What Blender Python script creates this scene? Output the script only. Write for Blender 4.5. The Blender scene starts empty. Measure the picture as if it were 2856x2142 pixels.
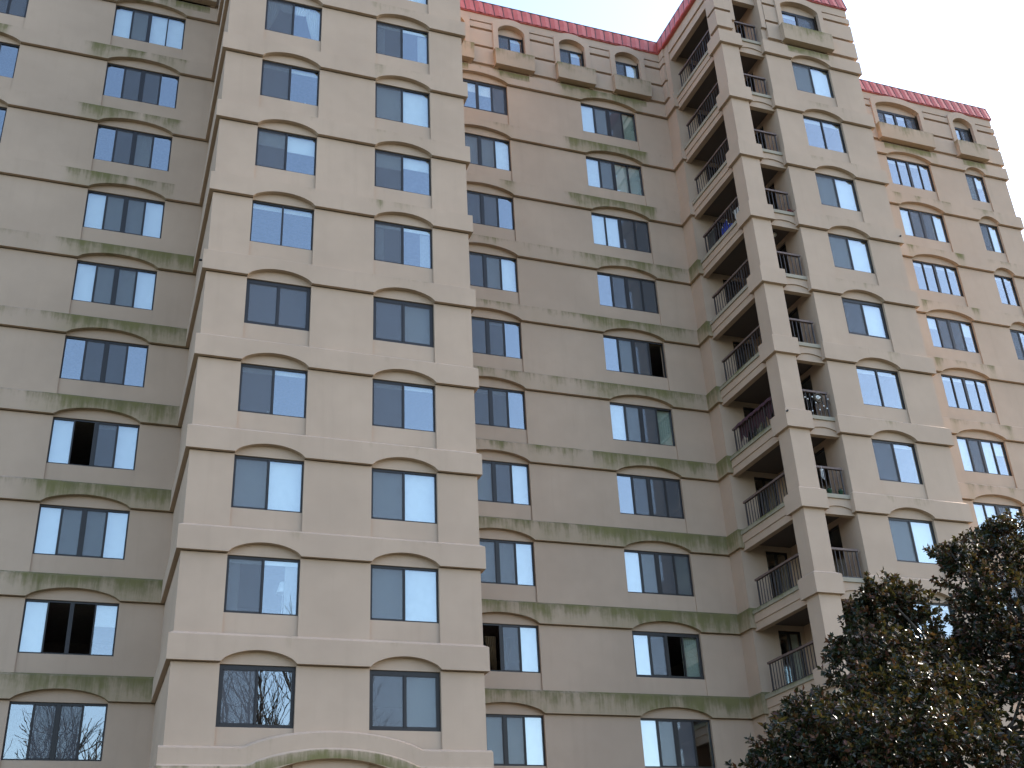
import bpy, math, random
import numpy as np
from mathutils import Vector, Matrix
rnd = random.Random(7)
sc = bpy.context.scene
col = sc.collection

# ------------------------------------------------------------------ camera
GZ = 8.941                       # height of the lowest window heads in view above the ground
CAM = Vector((-3.5607, -28.6682, -7.341 + GZ))
yaw, pitch, roll = math.radians(21.0903), math.radians(27.6025), math.radians(-3.0654)
fw = Vector((math.sin(yaw) * math.cos(pitch), math.cos(yaw) * math.cos(pitch), math.sin(pitch)))
r0 = Vector((math.cos(yaw), -math.sin(yaw), 0)); u0 = r0.cross(fw)
rt = math.cos(roll) * r0 + math.sin(roll) * u0
up = -math.sin(roll) * r0 + math.cos(roll) * u0
cd = bpy.data.cameras.new('camera'); cam = bpy.data.objects.new('camera', cd); col.objects.link(cam)
cd.sensor_width = 36; cd.lens = 3207.287 / 2856 * 36; cd.clip_end = 5000
cam.matrix_world = Matrix(((rt.x, up.x, -fw.x, CAM.x), (rt.y, up.y, -fw.y, CAM.y), (rt.z, up.z, -fw.z, CAM.z), (0, 0, 0, 1)))
sc.camera = cam
def at(px, py, Y):               # a pixel of the photograph -> the point where its line of sight meets the plane y = Y
    d = fw + rt * ((px - 1428) / 3207.287) - up * ((py - 1071) / 3207.287)
    return CAM + d * ((Y - CAM.y) / d.y)

# ------------------------------------------------------------------ sky, sun, exposure
SUN_AZ, SUN_EL = math.radians(84), math.radians(31)      # clockwise from +y, above the horizon
w = bpy.data.worlds.new('World'); sc.world = w; w.use_nodes = True
nt = w.node_tree; nt.nodes.clear()
sky = nt.nodes.new('ShaderNodeTexSky'); sky.sky_type = 'NISHITA'; sky.sun_disc = False
sky.sun_elevation = SUN_EL; sky.sun_rotation = SUN_AZ; sky.air_density = 1.0; sky.dust_density = 1.3; sky.ozone_density = 1.0
bg = nt.nodes.new('ShaderNodeBackground'); bg.inputs[1].default_value = 0.15
wo = nt.nodes.new('ShaderNodeOutputWorld')
nt.links.new(sky.outputs[0], bg.inputs[0]); nt.links.new(bg.outputs[0], wo.inputs[0])
sl = bpy.data.lights.new('sun', 'SUN'); sl.energy = 2.7; sl.angle = math.radians(0.5); sl.color = (1, .93, .82)
so = bpy.data.objects.new('sun', sl); col.objects.link(so)
sdir = Vector((math.sin(SUN_AZ) * math.cos(SUN_EL), math.cos(SUN_AZ) * math.cos(SUN_EL), math.sin(SUN_EL)))
so.rotation_euler = sdir.to_track_quat('Z', 'Y').to_euler(); so.location = (60, 10, 60)
sc.view_settings.view_transform = 'Standard'; sc.view_settings.look = 'None'; sc.view_settings.gamma = 1
sc.view_settings.exposure = 1.95
sc.cycles.use_denoising = True; sc.cycles.max_bounces = 8; sc.cycles.transparent_max_bounces = 24

# ------------------------------------------------------------------ materials
def mat(name):
    m = bpy.data.materials.new(name); m.use_nodes = True
    n = m.node_tree; b = n.nodes['Principled BSDF']
    return m, n, b
def lk(n, a, b): n.links.new(a, b)
def node(n, t, **kw):
    x = n.nodes.new(t)
    for k, v in kw.items(): setattr(x, k, v)
    return x
def math_n(n, op, a, b=None, clamp=False):
    x = node(n, 'ShaderNodeMath', operation=op); x.use_clamp = clamp
    for i, v in enumerate((a, b)):
        if v is None: continue
        if isinstance(v, (int, float)): x.inputs[i].default_value = v
        else: lk(n, v, x.inputs[i])
    return x.outputs[0]
def noise(n, vec, scale, detail=4, rough=.55):
    x = node(n, 'ShaderNodeTexNoise'); x.inputs['Scale'].default_value = scale; x.inputs['Detail'].default_value = detail
    x.inputs['Roughness'].default_value = rough; lk(n, vec, x.inputs['Vector']); return x.outputs['Fac']
def mixc(n, f, a, b, mode='MIX'):
    x = node(n, 'ShaderNodeMix', data_type='RGBA', blend_type=mode)
    if isinstance(f, (int, float)): x.inputs[0].default_value = f
    else: lk(n, f, x.inputs[0])
    for i, v in ((6, a), (7, b)):
        if isinstance(v, tuple): x.inputs[i].default_value = v + (1,)
        else: lk(n, v, x.inputs[i])
    return x.outputs[2]
def ramp(n, f, lo, hi):
    x = node(n, 'ShaderNodeMapRange', interpolation_type='SMOOTHSTEP'); lk(n, f, x.inputs[0])
    x.inputs[1].default_value = lo; x.inputs[2].default_value = hi; return x.outputs[0]
def stretch(n, vec, s):
    x = node(n, 'ShaderNodeMapping'); x.inputs['Scale'].default_value = s; lk(n, vec, x.inputs[0]); return x.outputs[0]

def stucco(name, c, mossy=True):
    m, n, b = mat(name)
    geo = node(n, 'ShaderNodeNewGeometry'); pos = geo.outputs['Position']
    big = noise(n, pos, .35, 3); mid = noise(n, pos, 2.2, 5); fine = noise(n, pos, 55, 3, .7)
    streak = noise(n, stretch(n, pos, (3.2, 3.2, .22)), 1.0, 5, .65)
    colr = mixc(n, ramp(n, big, .3, .7), tuple(x * .93 for x in c), tuple(min(1, x * 1.05) for x in c))
    colr = mixc(n, math_n(n, 'MULTIPLY', ramp(n, streak, .5, .78), .13), colr, (c[0] * .62, c[1] * .62, c[2] * .6))
    colr = mixc(n, math_n(n, 'MULTIPLY', ramp(n, mid, .35, .7), .10), colr, (c[0] * .75, c[1] * .74, c[2] * .72))
    if mossy:
        at_ = node(n, 'ShaderNodeAttribute', attribute_name='moss')
        up_ = node(n, 'ShaderNodeAttribute', attribute_name='upness')
        st2 = noise(n, stretch(n, pos, (7, 7, .7)), 1.0, 6, .7)
        blot = noise(n, pos, 1.3, 4, .6)
        v = math_n(n, 'MULTIPLY', at_.outputs['Fac'], 1.25)
        v = math_n(n, 'ADD', v, math_n(n, 'MULTIPLY', math_n(n, 'SUBTRACT', up_.outputs['Fac'], .60), 1.0))
        v = math_n(n, 'ADD', v, math_n(n, 'MULTIPLY', math_n(n, 'SUBTRACT', st2, .5), 1.9))
        v = math_n(n, 'ADD', v, math_n(n, 'MULTIPLY', math_n(n, 'SUBTRACT', blot, .5), 2.0))
        f = math_n(n, 'MULTIPLY', ramp(n, v, .32, 1.5), ramp(n, at_.outputs['Fac'], .02, .25))
        green = mixc(n, ramp(n, blot, .35, .65), (.034, .043, .006), (.098, .10, .022))
        colr = mixc(n, math_n(n, 'MULTIPLY', f, .92), colr, green)
        # a soft dull grey-green wash around the growth
        f2 = math_n(n, 'MULTIPLY', ramp(n, at_.outputs['Fac'], .05, .9), .40)
        colr = mixc(n, f2, colr, (c[0] * .54, c[1] * .60, c[2] * .40))
    lk(n, colr, b.inputs['Base Color']); b.inputs['Roughness'].default_value = .92; b.inputs['Specular IOR Level'].default_value = .25
    bp = node(n, 'ShaderNodeBump'); bp.inputs['Strength'].default_value = .35; bp.inputs['Distance'].default_value = .012
    lk(n, math_n(n, 'ADD', fine, math_n(n, 'MULTIPLY', mid, .6)), bp.inputs['Height']); lk(n, bp.outputs[0], b.inputs['Normal'])
    return m
WALLC = (.454, .328, .240)
M = {}
M['stucco'] = stucco('tan_stucco', WALLC)
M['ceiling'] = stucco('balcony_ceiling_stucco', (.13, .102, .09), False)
def plain(name, c, rough=.6, metal=0, spec=.4, var=.12, scale=14):
    m, n, b = mat(name)
    tc = node(n, 'ShaderNodeNewGeometry')
    f = noise(n, tc.outputs['Position'], scale, 4)
    lk(n, mixc(n, ramp(n, f, .3, .7), tuple(x * (1 - var) for x in c), tuple(min(1, x * (1 + var)) for x in c)), b.inputs['Base Color'])
    b.inputs['Roughness'].default_value = rough; b.inputs['Metallic'].default_value = metal; b.inputs['Specular IOR Level'].default_value = spec
    return m
M['frame'] = plain('bronze_aluminium', (.018, .014, .013), .45, 0, .4)
M['blind'] = plain('white_blind', (.72, .72, .71), .8, var=.04, scale=5)
M['dull'] = plain('dull_drape', (.50, .52, .45), .9, var=.08)
M['curtain'] = plain('sheer_curtain', (.66, .66, .66), .9, var=.06)
M['goldcurtain'] = plain('gold_curtain', (.10, .065, .03), .9, var=.2)
M['interior'] = plain('interior_plaster', (.30, .24, .22), .9)
M['rail'] = plain('brown_rail_wood', (.13, .085, .07), .6, var=.2, scale=8)
M['baluster'] = plain('dark_iron', (.045, .034, .032), .5)
M['concrete'] = stucco('mossy_slab_edge', (.34, .29, .22))
M['cap'] = plain('dark_flashing', (.06, .035, .03), .5)
M['black'] = plain('black_rubber', (.008, .008, .008), .5)
M['white'] = plain('white_paint', (.75, .75, .74), .5, var=.05)
M['door'] = plain('dark_door_panel', (.035, .028, .03), .4)
M['blue'] = plain('blue_canvas', (.03, .05, .30), .8, var=.2)
M['darkgreen'] = plain('green_glaze', (.02, .06, .035), .35)
M['grey'] = plain('grey_mesh', (.07, .07, .065), .8, var=.2, scale=60)
M['red'] = plain('red_petals', (.22, .03, .035), .7, var=.3)
M['wreath'] = plain('wreath_twigs', (.06, .045, .03), .8, var=.3)
M['purple'] = plain('plum_cloth', (.06, .022, .03), .8, var=.25)
# red metal roof
m, n, b = mat('red_standing_seam_metal')
geo = node(n, 'ShaderNodeNewGeometry'); oi = node(n, 'ShaderNodeObjectInfo')
f = noise(n, geo.outputs['Position'], 2.5, 4); s = noise(n, stretch(n, geo.outputs['Position'], (6, 6, .6)), 1, 4)
cc = mixc(n, ramp(n, f, .3, .7), (.42, .080, .062), (.50, .108, .085))
cc = mixc(n, math_n(n, 'MULTIPLY', ramp(n, s, .5, .75), .35), cc, (.33, .075, .066))
cc = mixc(n, math_n(n, 'MULTIPLY', oi.outputs['Random'], .3), cc, (.44, .11, .09))
lk(n, cc, b.inputs['Base Color']); b.inputs['Roughness'].default_value = .5; b.inputs['Specular IOR Level'].default_value = .4
M['roof'] = m
# window glass: clear, both faces mirror the sky a little, slightly wavy
m = bpy.data.materials.new('window_glass'); m.use_nodes = True; n = m.node_tree; n.nodes.clear()
out = node(n, 'ShaderNodeOutputMaterial'); mx = node(n, 'ShaderNodeMixShader')
tr = node(n, 'ShaderNodeBsdfTransparent'); tr.inputs[0].default_value = (.90, .94, .93, 1)
gl = node(n, 'ShaderNodeBsdfGlossy'); gl.inputs['Roughness'].default_value = .0; gl.inputs['Color'].default_value = (.95, .97, 1, 1)
geo = node(n, 'ShaderNodeNewGeometry'); bp = node(n, 'ShaderNodeBump'); bp.inputs['Strength'].default_value = .03; bp.inputs['Distance'].default_value = .02
dt = node(n, 'ShaderNodeVectorMath', operation='DOT_PRODUCT'); lk(n, geo.outputs['Normal'], dt.inputs[0]); lk(n, geo.outputs['Incoming'], dt.inputs[1])
om = math_n(n, 'SUBTRACT', 1.0, math_n(n, 'ABSOLUTE', dt.outputs['Value']))
F0 = .18
fres = math_n(n, 'ADD', F0, math_n(n, 'MULTIPLY', math_n(n, 'POWER', om, 5.0), 1 - F0), True)      # Schlick reflectance of a coated pane, same from both sides
lk(n, noise(n, geo.outputs['Position'], 1.6, 2), bp.inputs['Height']); lk(n, bp.outputs[0], gl.inputs['Normal'])
lk(n, fres, mx.inputs[0]); lk(n, tr.outputs[0], mx.inputs[1]); lk(n, gl.outputs[0], mx.inputs[2]); lk(n, mx.outputs[0], out.inputs[0])
M['glass'] = m
# insect screen: fine dark mesh, half see-through
m = bpy.data.materials.new('insect_mesh'); m.use_nodes = True; n = m.node_tree; n.nodes.clear()
out = node(n, 'ShaderNodeOutputMaterial'); mx = node(n, 'ShaderNodeMixShader'); tr = node(n, 'ShaderNodeBsdfTransparent')
di = node(n, 'ShaderNodeBsdfDiffuse'); di.inputs[0].default_value = (.165, .165, .18, 1)
mx.inputs[0].default_value = .35
lk(n, tr.outputs[0], mx.inputs[1]); lk(n, di.outputs[0], mx.inputs[2]); lk(n, mx.outputs[0], out.inputs[0])
M['screen'] = m
# leaves
m, n, b = mat('evergreen_leaf')
a_ = node(n, 'ShaderNodeAttribute', attribute_name='tint')
cr = node(n, 'ShaderNodeValToRGB'); e = cr.color_ramp.elements
e[0].position = 0; e[0].color = (.006, .012, .007, 1); e[1].position = 1; e[1].color = (.12, .042, .022, 1)
for p_, c_ in ((.35, (.011, .019, .008, 1)), (.55, (.024, .026, .010, 1)), (.75, (.052, .020, .012, 1))):
    x = cr.color_ramp.elements.new(p_); x.color = c_
lk(n, a_.outputs['Fac'], cr.inputs[0]); lk(n, cr.outputs[0], b.inputs['Base Color'])
b.inputs['Roughness'].default_value = .30; b.inputs['Specular IOR Level'].default_value = .22
tl_ = node(n, 'ShaderNodeBsdfTranslucent'); mx = node(n, 'ShaderNodeMixShader'); mx.inputs[0].default_value = .16     # light through the blade
lk(n, mixc(n, .6, cr.outputs[0], (.13, .10, .02)), tl_.inputs[0]); lk(n, b.outputs[0], mx.inputs[1]); lk(n, tl_.outputs[0], mx.inputs[2]); lk(n, mx.outputs[0], n.nodes['Material Output'].inputs[0])
M['leaf'] = m
m, n, b = mat('bark')
geo = node(n, 'ShaderNodeNewGeometry')
f = noise(n, stretch(n, geo.outputs['Position'], (9, 9, 2)), 1, 6, .7)
lk(n, mixc(n, ramp(n, f, .3, .7), (.035, .026, .02), (.10, .075, .058)), b.inputs['Base Color']); b.inputs['Roughness'].default_value = .9
bp = node(n, 'ShaderNodeBump'); bp.inputs['Strength'].default_value = .6; bp.inputs['Distance'].default_value = .03; lk(n, f, bp.inputs['Height']); lk(n, bp.outputs[0], b.inputs['Normal'])
M['bark'] = m
m, n, b = mat('lawn')
geo = node(n, 'ShaderNodeNewGeometry')
f = noise(n, geo.outputs['Position'], .15, 5); f2 = noise(n, geo.outputs['Position'], 9, 4)
cc = mixc(n, ramp(n, f, .35, .65), (.030, .040, .016), (.055, .05, .030)); cc = mixc(n, math_n(n, 'MULTIPLY', f2, .5), cc, (.025, .028, .014))
lk(n, cc, b.inputs['Base Color']); b.inputs['Roughness'].default_value = .95
M['lawn'] = m

# ------------------------------------------------------------------ mesh helpers
class MB:
    def __init__(s): s.v = []; s.f = []; s.a = []; s.u = []
    def vert(s, x, y, z, moss=0., upn=.5):
        s.v.append((x, y, z + GZ)); s.a.append(moss); s.u.append(upn); return len(s.v) - 1
    def quad(s, *p): s.f.append(tuple(s.vert(*q) for q in p))
    def box(s, x0, x1, y0, y1, z0, z1, moss=0.):
        i = len(s.v)
        for z in (z0, z1):
            for y in (y0, y1):
                for x in (x0, x1): s.vert(x, y, z, moss, 0. if z == z0 else 1.)
        for f in ((0, 2, 3, 1), (4, 5, 7, 6), (0, 1, 5, 4), (2, 6, 7, 3), (0, 4, 6, 2), (1, 3, 7, 5)): s.f.append(tuple(i + k for k in f))
    def tube(s, pts, rad, k=8, caps=True):
        rings = []; pts = [Vector(p) for p in pts]
        for i, p in enumerate(pts):
            d = (pts[min(i + 1, len(pts) - 1)] - pts[max(i - 1, 0)]).normalized()
            a = d.orthogonal().normalized(); b_ = d.cross(a); r_ = rad[i] if isinstance(rad, (list, tuple)) else rad
            rings.append([s.vert(*(p + (a * math.cos(6.28318 * j / k) + b_ * math.sin(6.28318 * j / k)) * r_)) for j in range(k)])
        for A_, B_ in zip(rings, rings[1:]):
            for j in range(k): s.f.append((A_[j], A_[(j + 1) % k], B_[(j + 1) % k], B_[j]))
        if caps: s.f.append(tuple(reversed(rings[0]))); s.f.append(tuple(rings[-1]))
    def lathe(s, cx, cy, prof, k=20):
        rings = [[s.vert(cx + r_ * math.cos(6.28318 * j / k), cy + r_ * math.sin(6.28318 * j / k), z) for j in range(k)] for r_, z in prof]
        for A_, B_ in zip(rings, rings[1:]):
            for j in range(k): s.f.append((A_[j], A_[(j + 1) % k], B_[(j + 1) % k], B_[j]))
    def build(s, name, material, parent=None, smooth=False):
        me = bpy.data.meshes.new(name); me.from_pydata(s.v, [], s.f)
        if any(s.a):
            for nm, dat in (('moss', s.a), ('upness', s.u)):
                a = me.attributes.new(nm, 'FLOAT', 'POINT'); a.data.foreach_set('value', dat)
        me.materials.append(M[material])
        if smooth: me.polygons.foreach_set('use_smooth', [True] * len(me.polygons))
        me.update(); o = bpy.data.objects.new(name, me); col.objects.link(o); o.parent = parent; return o
def thing(name, label, cat, group=None, loc=(0, 0, 0)):
    o = bpy.data.objects.new(name, None); col.objects.link(o); o.location = loc; o['label'] = label; o['category'] = cat
    if group: o['group'] = group
    return o
def tag(o, label, cat, group=None):
    o['label'] = label; o['category'] = cat
    if group: o['group'] = group
    return o
def unit_mesh(name, material):
    b_ = MB(); b_.box(-.5, .5, -.5, .5, -.5 - GZ, .5 - GZ)
    me = bpy.data.meshes.new(name); me.from_pydata(b_.v, [], b_.f); me.materials.append(M[material]); return me
U = {k: unit_mesh(k, k) for k in ('glass', 'screen', 'blind', 'dull', 'baluster', 'interior', 'frame', 'door')}
def slab(name, kind, parent, x0, x1, y0, y1, z0, z1):            # a box that shares its mesh with its like
    o = bpy.data.objects.new(name, U[kind]); col.objects.link(o); o.parent = parent
    o.location = ((x0 + x1) / 2, (y0 + y1) / 2, (z0 + z1) / 2 + GZ); o.scale = (x1 - x0, y1 - y0, z1 - z0); return o

# ------------------------------------------------------------------ ground
g = MB(); g.quad((-1500, -1500, -GZ), (1500, -1500, -GZ), (1500, 1500, -GZ), (-1500, 1500, -GZ))
go = g.build('ground', 'lawn'); go['kind'] = 'structure'; go['label'] = 'lawn stretching out in front of the apartment block'

# ------------------------------------------------------------------ the apartment block
H = 2.8; P = .122
YA, YW, YB, YC = 0., 4.72, 0., 4.06          # fronts: left bay, recessed wall, balcony bay, far right wall
XL, XA0, XA1, XS, XP, XB1, XR = -16., -1.68, 6.28, 17.11, 19.12, 23.5, 34.55
XCOL, YCOL, YST = 17.88, .68, 3.95           # corner column size and front of the balcony back wall
HW = 1.54
bld = thing('apartment_building', 'tan stucco apartment tower with string courses, recessed walls, corner balconies and red metal roof', 'building')
COLS = {'W1': [(-10.74, -8.26), (-5.384, -2.906)], 'A': [(-.523, 1.346), (3.207, 5.093)], 'W2': [(7.27, 9.789), (13.046, 15.563)],
        'B': [(20.289, 22.095)], 'W3': [(27.806, 30.215), (32.163, 33.268)]}
SEC = {'W1': (XL, XA0, YW), 'A': (XA0, XA1, YA), 'W2': (XA1, XS, YW), 'B': (XP, XB1, YB), 'W3': (XB1, XR, YC)}
ZT = 9 * H + .72                             # top of the last string course, foot of the penthouse storey
ZE = 28.80                                   # eaves
REC = .05

def moss(sec, row, x):
    j = .12 * math.sin(x * 5.1 + row * 2.3) + .08 * math.sin(x * 13.7 + row)
    def bump(a, b, e=.12): return max(0., min(1., (x - a) / e, (b - x) / e))
    if sec == 'W1':
        v = (.22 + .62 * bump(-6.3, 0, 1.2)) if row <= 5 else (.08 + .62 * bump(-6.2, -4.0, .25) + .42 * bump(-4.0, -2.7, .1) + .6 * bump(-9.4, -8.6, .2))
    elif sec == 'W2':
        if row >= 7: v = .10 + .68 * bump(12.1, 15.95, .2) + .42 * bump(9.1, 10.0, .3)
        elif row >= 3: v = .40 + .42 * bump(12.0, 16.9, .8) - .05 * (row - 3)
        else: v = .62 + .30 * bump(11.5, 18, 1.5)
    elif sec == 'stub': v = .92 if row <= 6 else .05
    elif sec == 'A': v = .02 + .12 * bump(3.0, 5.25, .05) * (1 if row >= 4 else .6) + .12 * bump(.9, 1.5, .3) + (.16 * bump(3.1, 3.6, .2) if row >= 5 else 0)
    elif sec == 'B': v = .02 + .12 * bump(20.1, 22.3, .05) + (.2 * bump(22.1, 22.35, .05) if row > 6 else 0)
    elif sec == 'W3': v = .03 + .16 * bump(27.5, 30.7, .05) + .3 * bump(27.5, 28.0, .15) + .3 * bump(30.2, 30.7, .15) + .16 * bump(31.9, 33.6, .05) + .2 * bump(33.3, 33.6, .05)
    else: v = .12
    return max(.0, min(1., v + j * (.5 if v > .15 else .2)))

def arc(t, rise): return rise * (1 - (2 * t - 1) ** 2) ** .72 if 0 < t < 1 else 0.
def course(path, z0, zt, arches=(), row=0, secs=None, cham=.085, name='string_course', prot=P, mossy=True, rise=.30, deep=REC + .01):
    """moulded band that runs along a polyline, mitred at corners, with segmental arches cut into its foot over the windows"""
    mb = MB(); n_ = len(path); pts = []
    for i in range(n_ - 1):
        a, b_ = Vector(path[i]), Vector(path[i + 1]); L = (b_ - a).length; d = (b_ - a) / L
        ss = {0., L}
        for k in range(1, int(L / .22)): ss.add(k * .22)
        for (si, s0, s1) in arches:
            if si == i:
                for k in range(21): ss.add(s0 + (s1 - s0) * k / 20)
        ss = sorted(ss); clean = [ss[0]]
        for s_ in ss[1:]:
            if s_ - clean[-1] > 1e-4: clean.append(s_)
        for s_ in clean[(0 if i == 0 else 1):]:
            dz = 0.
            for (si, s0, s1) in arches:
                if si == i and s0 < s_ < s1: dz = arc((s_ - s0) / (s1 - s0), rise)
            pts.append((i, s_, a + d * s_, dz, s_ >= L - 1e-6))
    prev = None
    for (i, s_, p, dz, end) in pts:
        d = (Vector(path[i + 1]) - Vector(path[i])).normalized(); nn = Vector((d.y, -d.x))
        if end and i + 2 < n_:
            d2 = (Vector(path[i + 2]) - Vector(path[i + 1])).normalized(); n2 = Vector((d2.y, -d2.x)); nn = (nn + n2) / (1 + nn.dot(n2))
        ms = moss(secs[i], row, p.x) if (secs and mossy) else 0.
        o = p + nn * prot; q = p - nn * deep
        cur = [mb.vert(q.x, q.y, z0 + dz, ms, 0), mb.vert(o.x, o.y, z0 + dz, ms, dz / max(.01, zt - z0)), mb.vert(o.x, o.y, zt - cham, ms, .95), mb.vert(p.x, p.y, zt, ms, 1.)]
        if prev:
            for k in range(3): mb.f.append((prev[k], cur[k], cur[k + 1], prev[k + 1]))
        else: mb.f.append(tuple(cur[::-1]))
        prev = cur
    mb.f.append(tuple(prev))
    return mb.build(name, 'stucco', bld)

# --- walls with their recessed window strips
def wall(sec, z_lo=-GZ):
    x0, x1, y = SEC[sec]; cols = COLS[sec]; mb = MB(); T = .32
    edges = [x0] + [e_ for c in cols for e_ in c] + [x1]
    for a, b_ in zip(edges[::2], edges[1::2]):                     # piers: solid core, render skin with a slot added to deepen shade under bands
        mb.box(a, b_, y + .035, y + T, z_lo, ZT)
        for r in range(-1, 10): mb.box(a, b_, y, y + .035, (r * H if r >= 0 else z_lo), ((r + 1) * H - .03 if r < 9 else ZT))
    rows = range(0, 10)
    for (a, b_) in cols:
        mb.box(a, b_, y + REC, y + T, z_lo, -HW)
        for r in rows:
            zb = r * H; nxt = (r + 1) * H - HW if r < 9 else ZT
            mb.box(a, b_, y + REC, y + T, zb - .03, nxt)
    return mb.build('wall', 'stucco', bld)
def pent_wall(x0, x1, y, wins, surround=True):
    mb = MB(); T = .32; e = [x0]
    for c, hw_ in wins: e += [c - hw_, c + hw_]
    e.append(x1)
    for a, b_ in zip(e[::2], e[1::2]): mb.box(a, b_, y, y + T, ZT, ZE + .1)
    for c, hw_ in wins:
        mb.box(c - hw_, c + hw_, y + .09, y + T, 28.02, ZE + .1); mb.box(c - hw_, c + hw_, y + .02, y + T, ZT, 26.45)
    return mb.build('wall', 'stucco', bld)
PENT = {'W1': [(-2.75, .56), (-5.45, .56), (-8.1, .56)], 'W2': [(7.42, .59), (10.06, .59), (12.81, .59), (15.41, .59)], 'B': [(21.09, .91)], 'W3': [(28.98, 1.22), (32.72, .56)]}
for s_ in SEC: wall(s_)
for s_ in ('W1', 'W2', 'B', 'W3'): pent_wall(SEC[s_][0], SEC[s_][1], SEC[s_][2], PENT[s_])
mb = MB(); mb.box(XA0, XA1, YA, YA + .32, ZT, ZE + .1); mb.build('wall', 'stucco', bld)
# side walls of the bays, ends and back
mb = MB()
mb.box(XA0 + .035, XA0 + .3, .32, YW, -GZ, ZE + .1)
for r in range(-1, 10): mb.box(XA0, XA0 + .035, .32, YW, (r * H if r >= 0 else -GZ), ((r + 1) * H - .03 if r < 9 else ZE + .1))
mb.box(XA1 - .3, XA1, .32, YW, -GZ, ZE + .1); mb.build('wall', 'stucco', bld)
mb = MB(); mb.box(XB1 - .3, XB1, .32, YC, -GZ, ZE + .1); mb.build('wall', 'stucco', bld)
mb = MB(); mb.box(XR - .3, XR, YC + .32, 17, -GZ, ZE + .1); mb.box(XL, XL + .3, YW + .32, 17, -GZ, ZE + .1); mb.box(XL, XR, 16.7, 17, -GZ, ZE + .1); mb.build('wall', 'stucco', bld)

# --- string courses, one run per floor for each half of the front
left_path = [(XL, YW), (XA0, YW), (XA0, YA), (XA1, YA), (XA1, YW), (XS, YW), (XS, YST), (XS + .30, YST)]
right_path = [(XP, .10), (XP, YB), (XB1, YB), (XB1, YC), (XR, YC), (XR, 16.9)]
def arches_on(path_seg, x_start, cols): return [(path_seg, a - x_start, b_ - x_start) for a, b_ in cols]
AL = arches_on(0, XL, COLS['W1']) + arches_on(2, XA0, COLS['A']) + arches_on(4, XA1, COLS['W2'])
AR = arches_on(1, XP, COLS['B']) + arches_on(3, XB1, COLS['W3'])
for r in range(0, 10):
    course(left_path, r * H, r * H + .72, AL, r, ['W1', 'side', 'A', 'side', 'W2', 'stub', 'stub'])
    course(right_path, r * H, r * H + .72, AR, r, ['side', 'B', 'side', 'W3', 'side'])
    ring = [(XS, YCOL - .3), (XS, 0), (XCOL, 0), (XCOL, YCOL), (XS, YCOL), (XS, YCOL - .3)]
    course(ring, r * H, r * H + .72, (), r, ['col'] * 5, mossy=False, name='column_collar', deep=.02)
course([(XL, YW), (XA0, YW), (XA0, .1)], -H, -H + .72, (), 0, ['W1', 'side'])
course([(XA1, .1), (XA1, YW), (XS, YW), (XS, YST), (XS + .3, YST)], -H, -H + .72, (), 0, ['side', 'W2', 'stub', 'stub'])
course(right_path, -H, -H + .72, (), 0, ['side', 'B', 'side', 'W3', 'side'])

# --- foot of the left bay: band that lifts into an arch, thicker storey below with an arched porch
mb = MB(); N = 90; prev = None; cxa, = (2.355,)
def lift(x, hwid, rise): t = (x - cxa) / hwid; return rise * (1 - t * t) ** .8 if abs(t) < 1 else 0.
for k in range(N + 1):
    x = XA0 - P + (XA1 - XA0 + 2 * P) * k / N
    zt = -1.99 + lift(x, 2.19, .41); zb = -2.43 + lift(x, 2.08, .42)
    zo = -2.27 - 1.25 * (1 - math.sqrt(max(0, 1 - ((x - cxa) / 2.32) ** 2))) if abs(x - cxa) < 2.32 else -GZ
    inn = abs(x - cxa) < 2.32; ms = .95 if abs(x - cxa) < 2.0 else .05
    cur = [mb.vert(x, 0, zt, .1, 1), mb.vert(x, -P, zt - .07, .1, .9), mb.vert(x, -P, zb, .1, .5), mb.vert(x, -P - .07, zb - .06, .3, 1), mb.vert(x, -P - .07, max(zo, zb - .3) if inn else zb - .3, ms, .6), mb.vert(x, -P - .07, zo, ms * .3, 0), mb.vert(x, .3, zo, 0, 0)]
    if prev:
        for j in range(6): mb.f.append((prev[j], cur[j], cur[j + 1], prev[j + 1]))
    prev = cur
mb.box(XA0 - P - .07, XA0, .001, YW, -GZ, -2.45)
mb.build('porch_arch', 'stucco', bld)

# --- penthouse storey: rusticated bands, arched surrounds, planters
def surround(c, hi, y):
    ho = hi + .23; mb = MB(); N = 22; zso, rso, zsi, rsi = 28.36, .38, 28.08, .33
    def loop(h_, zs, rs):
        o = [(c - h_, 25.98)]
        for k in range(N + 1): t = k / N; o.append((c - h_ + 2 * h_ * t, zs + arc(t, rs)))
        return o + [(c + h_, 25.98)]
    A_, B_ = loop(ho, zso, rso), loop(hi, zsi, rsi); f0, f1 = y - P - .045, y + .09
    for k in range(len(A_) - 1):
        (ax, az), (bx, bz), (cx_, cz), (dx, dz) = A_[k], A_[k + 1], B_[k + 1], B_[k]
        mb.quad((ax, f0, az), (dx, f0, dz), (cx_, f0, cz), (bx, f0, bz))
        mb.quad((dx, f0, dz), (dx, f1, dz), (cx_, f1, cz), (cx_, f0, cz))
        mb.quad((ax, f0, az), (bx, f0, bz), (bx, y, bz), (ax, y, az))
    return mb.build('window_surround', 'stucco', bld)
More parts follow.
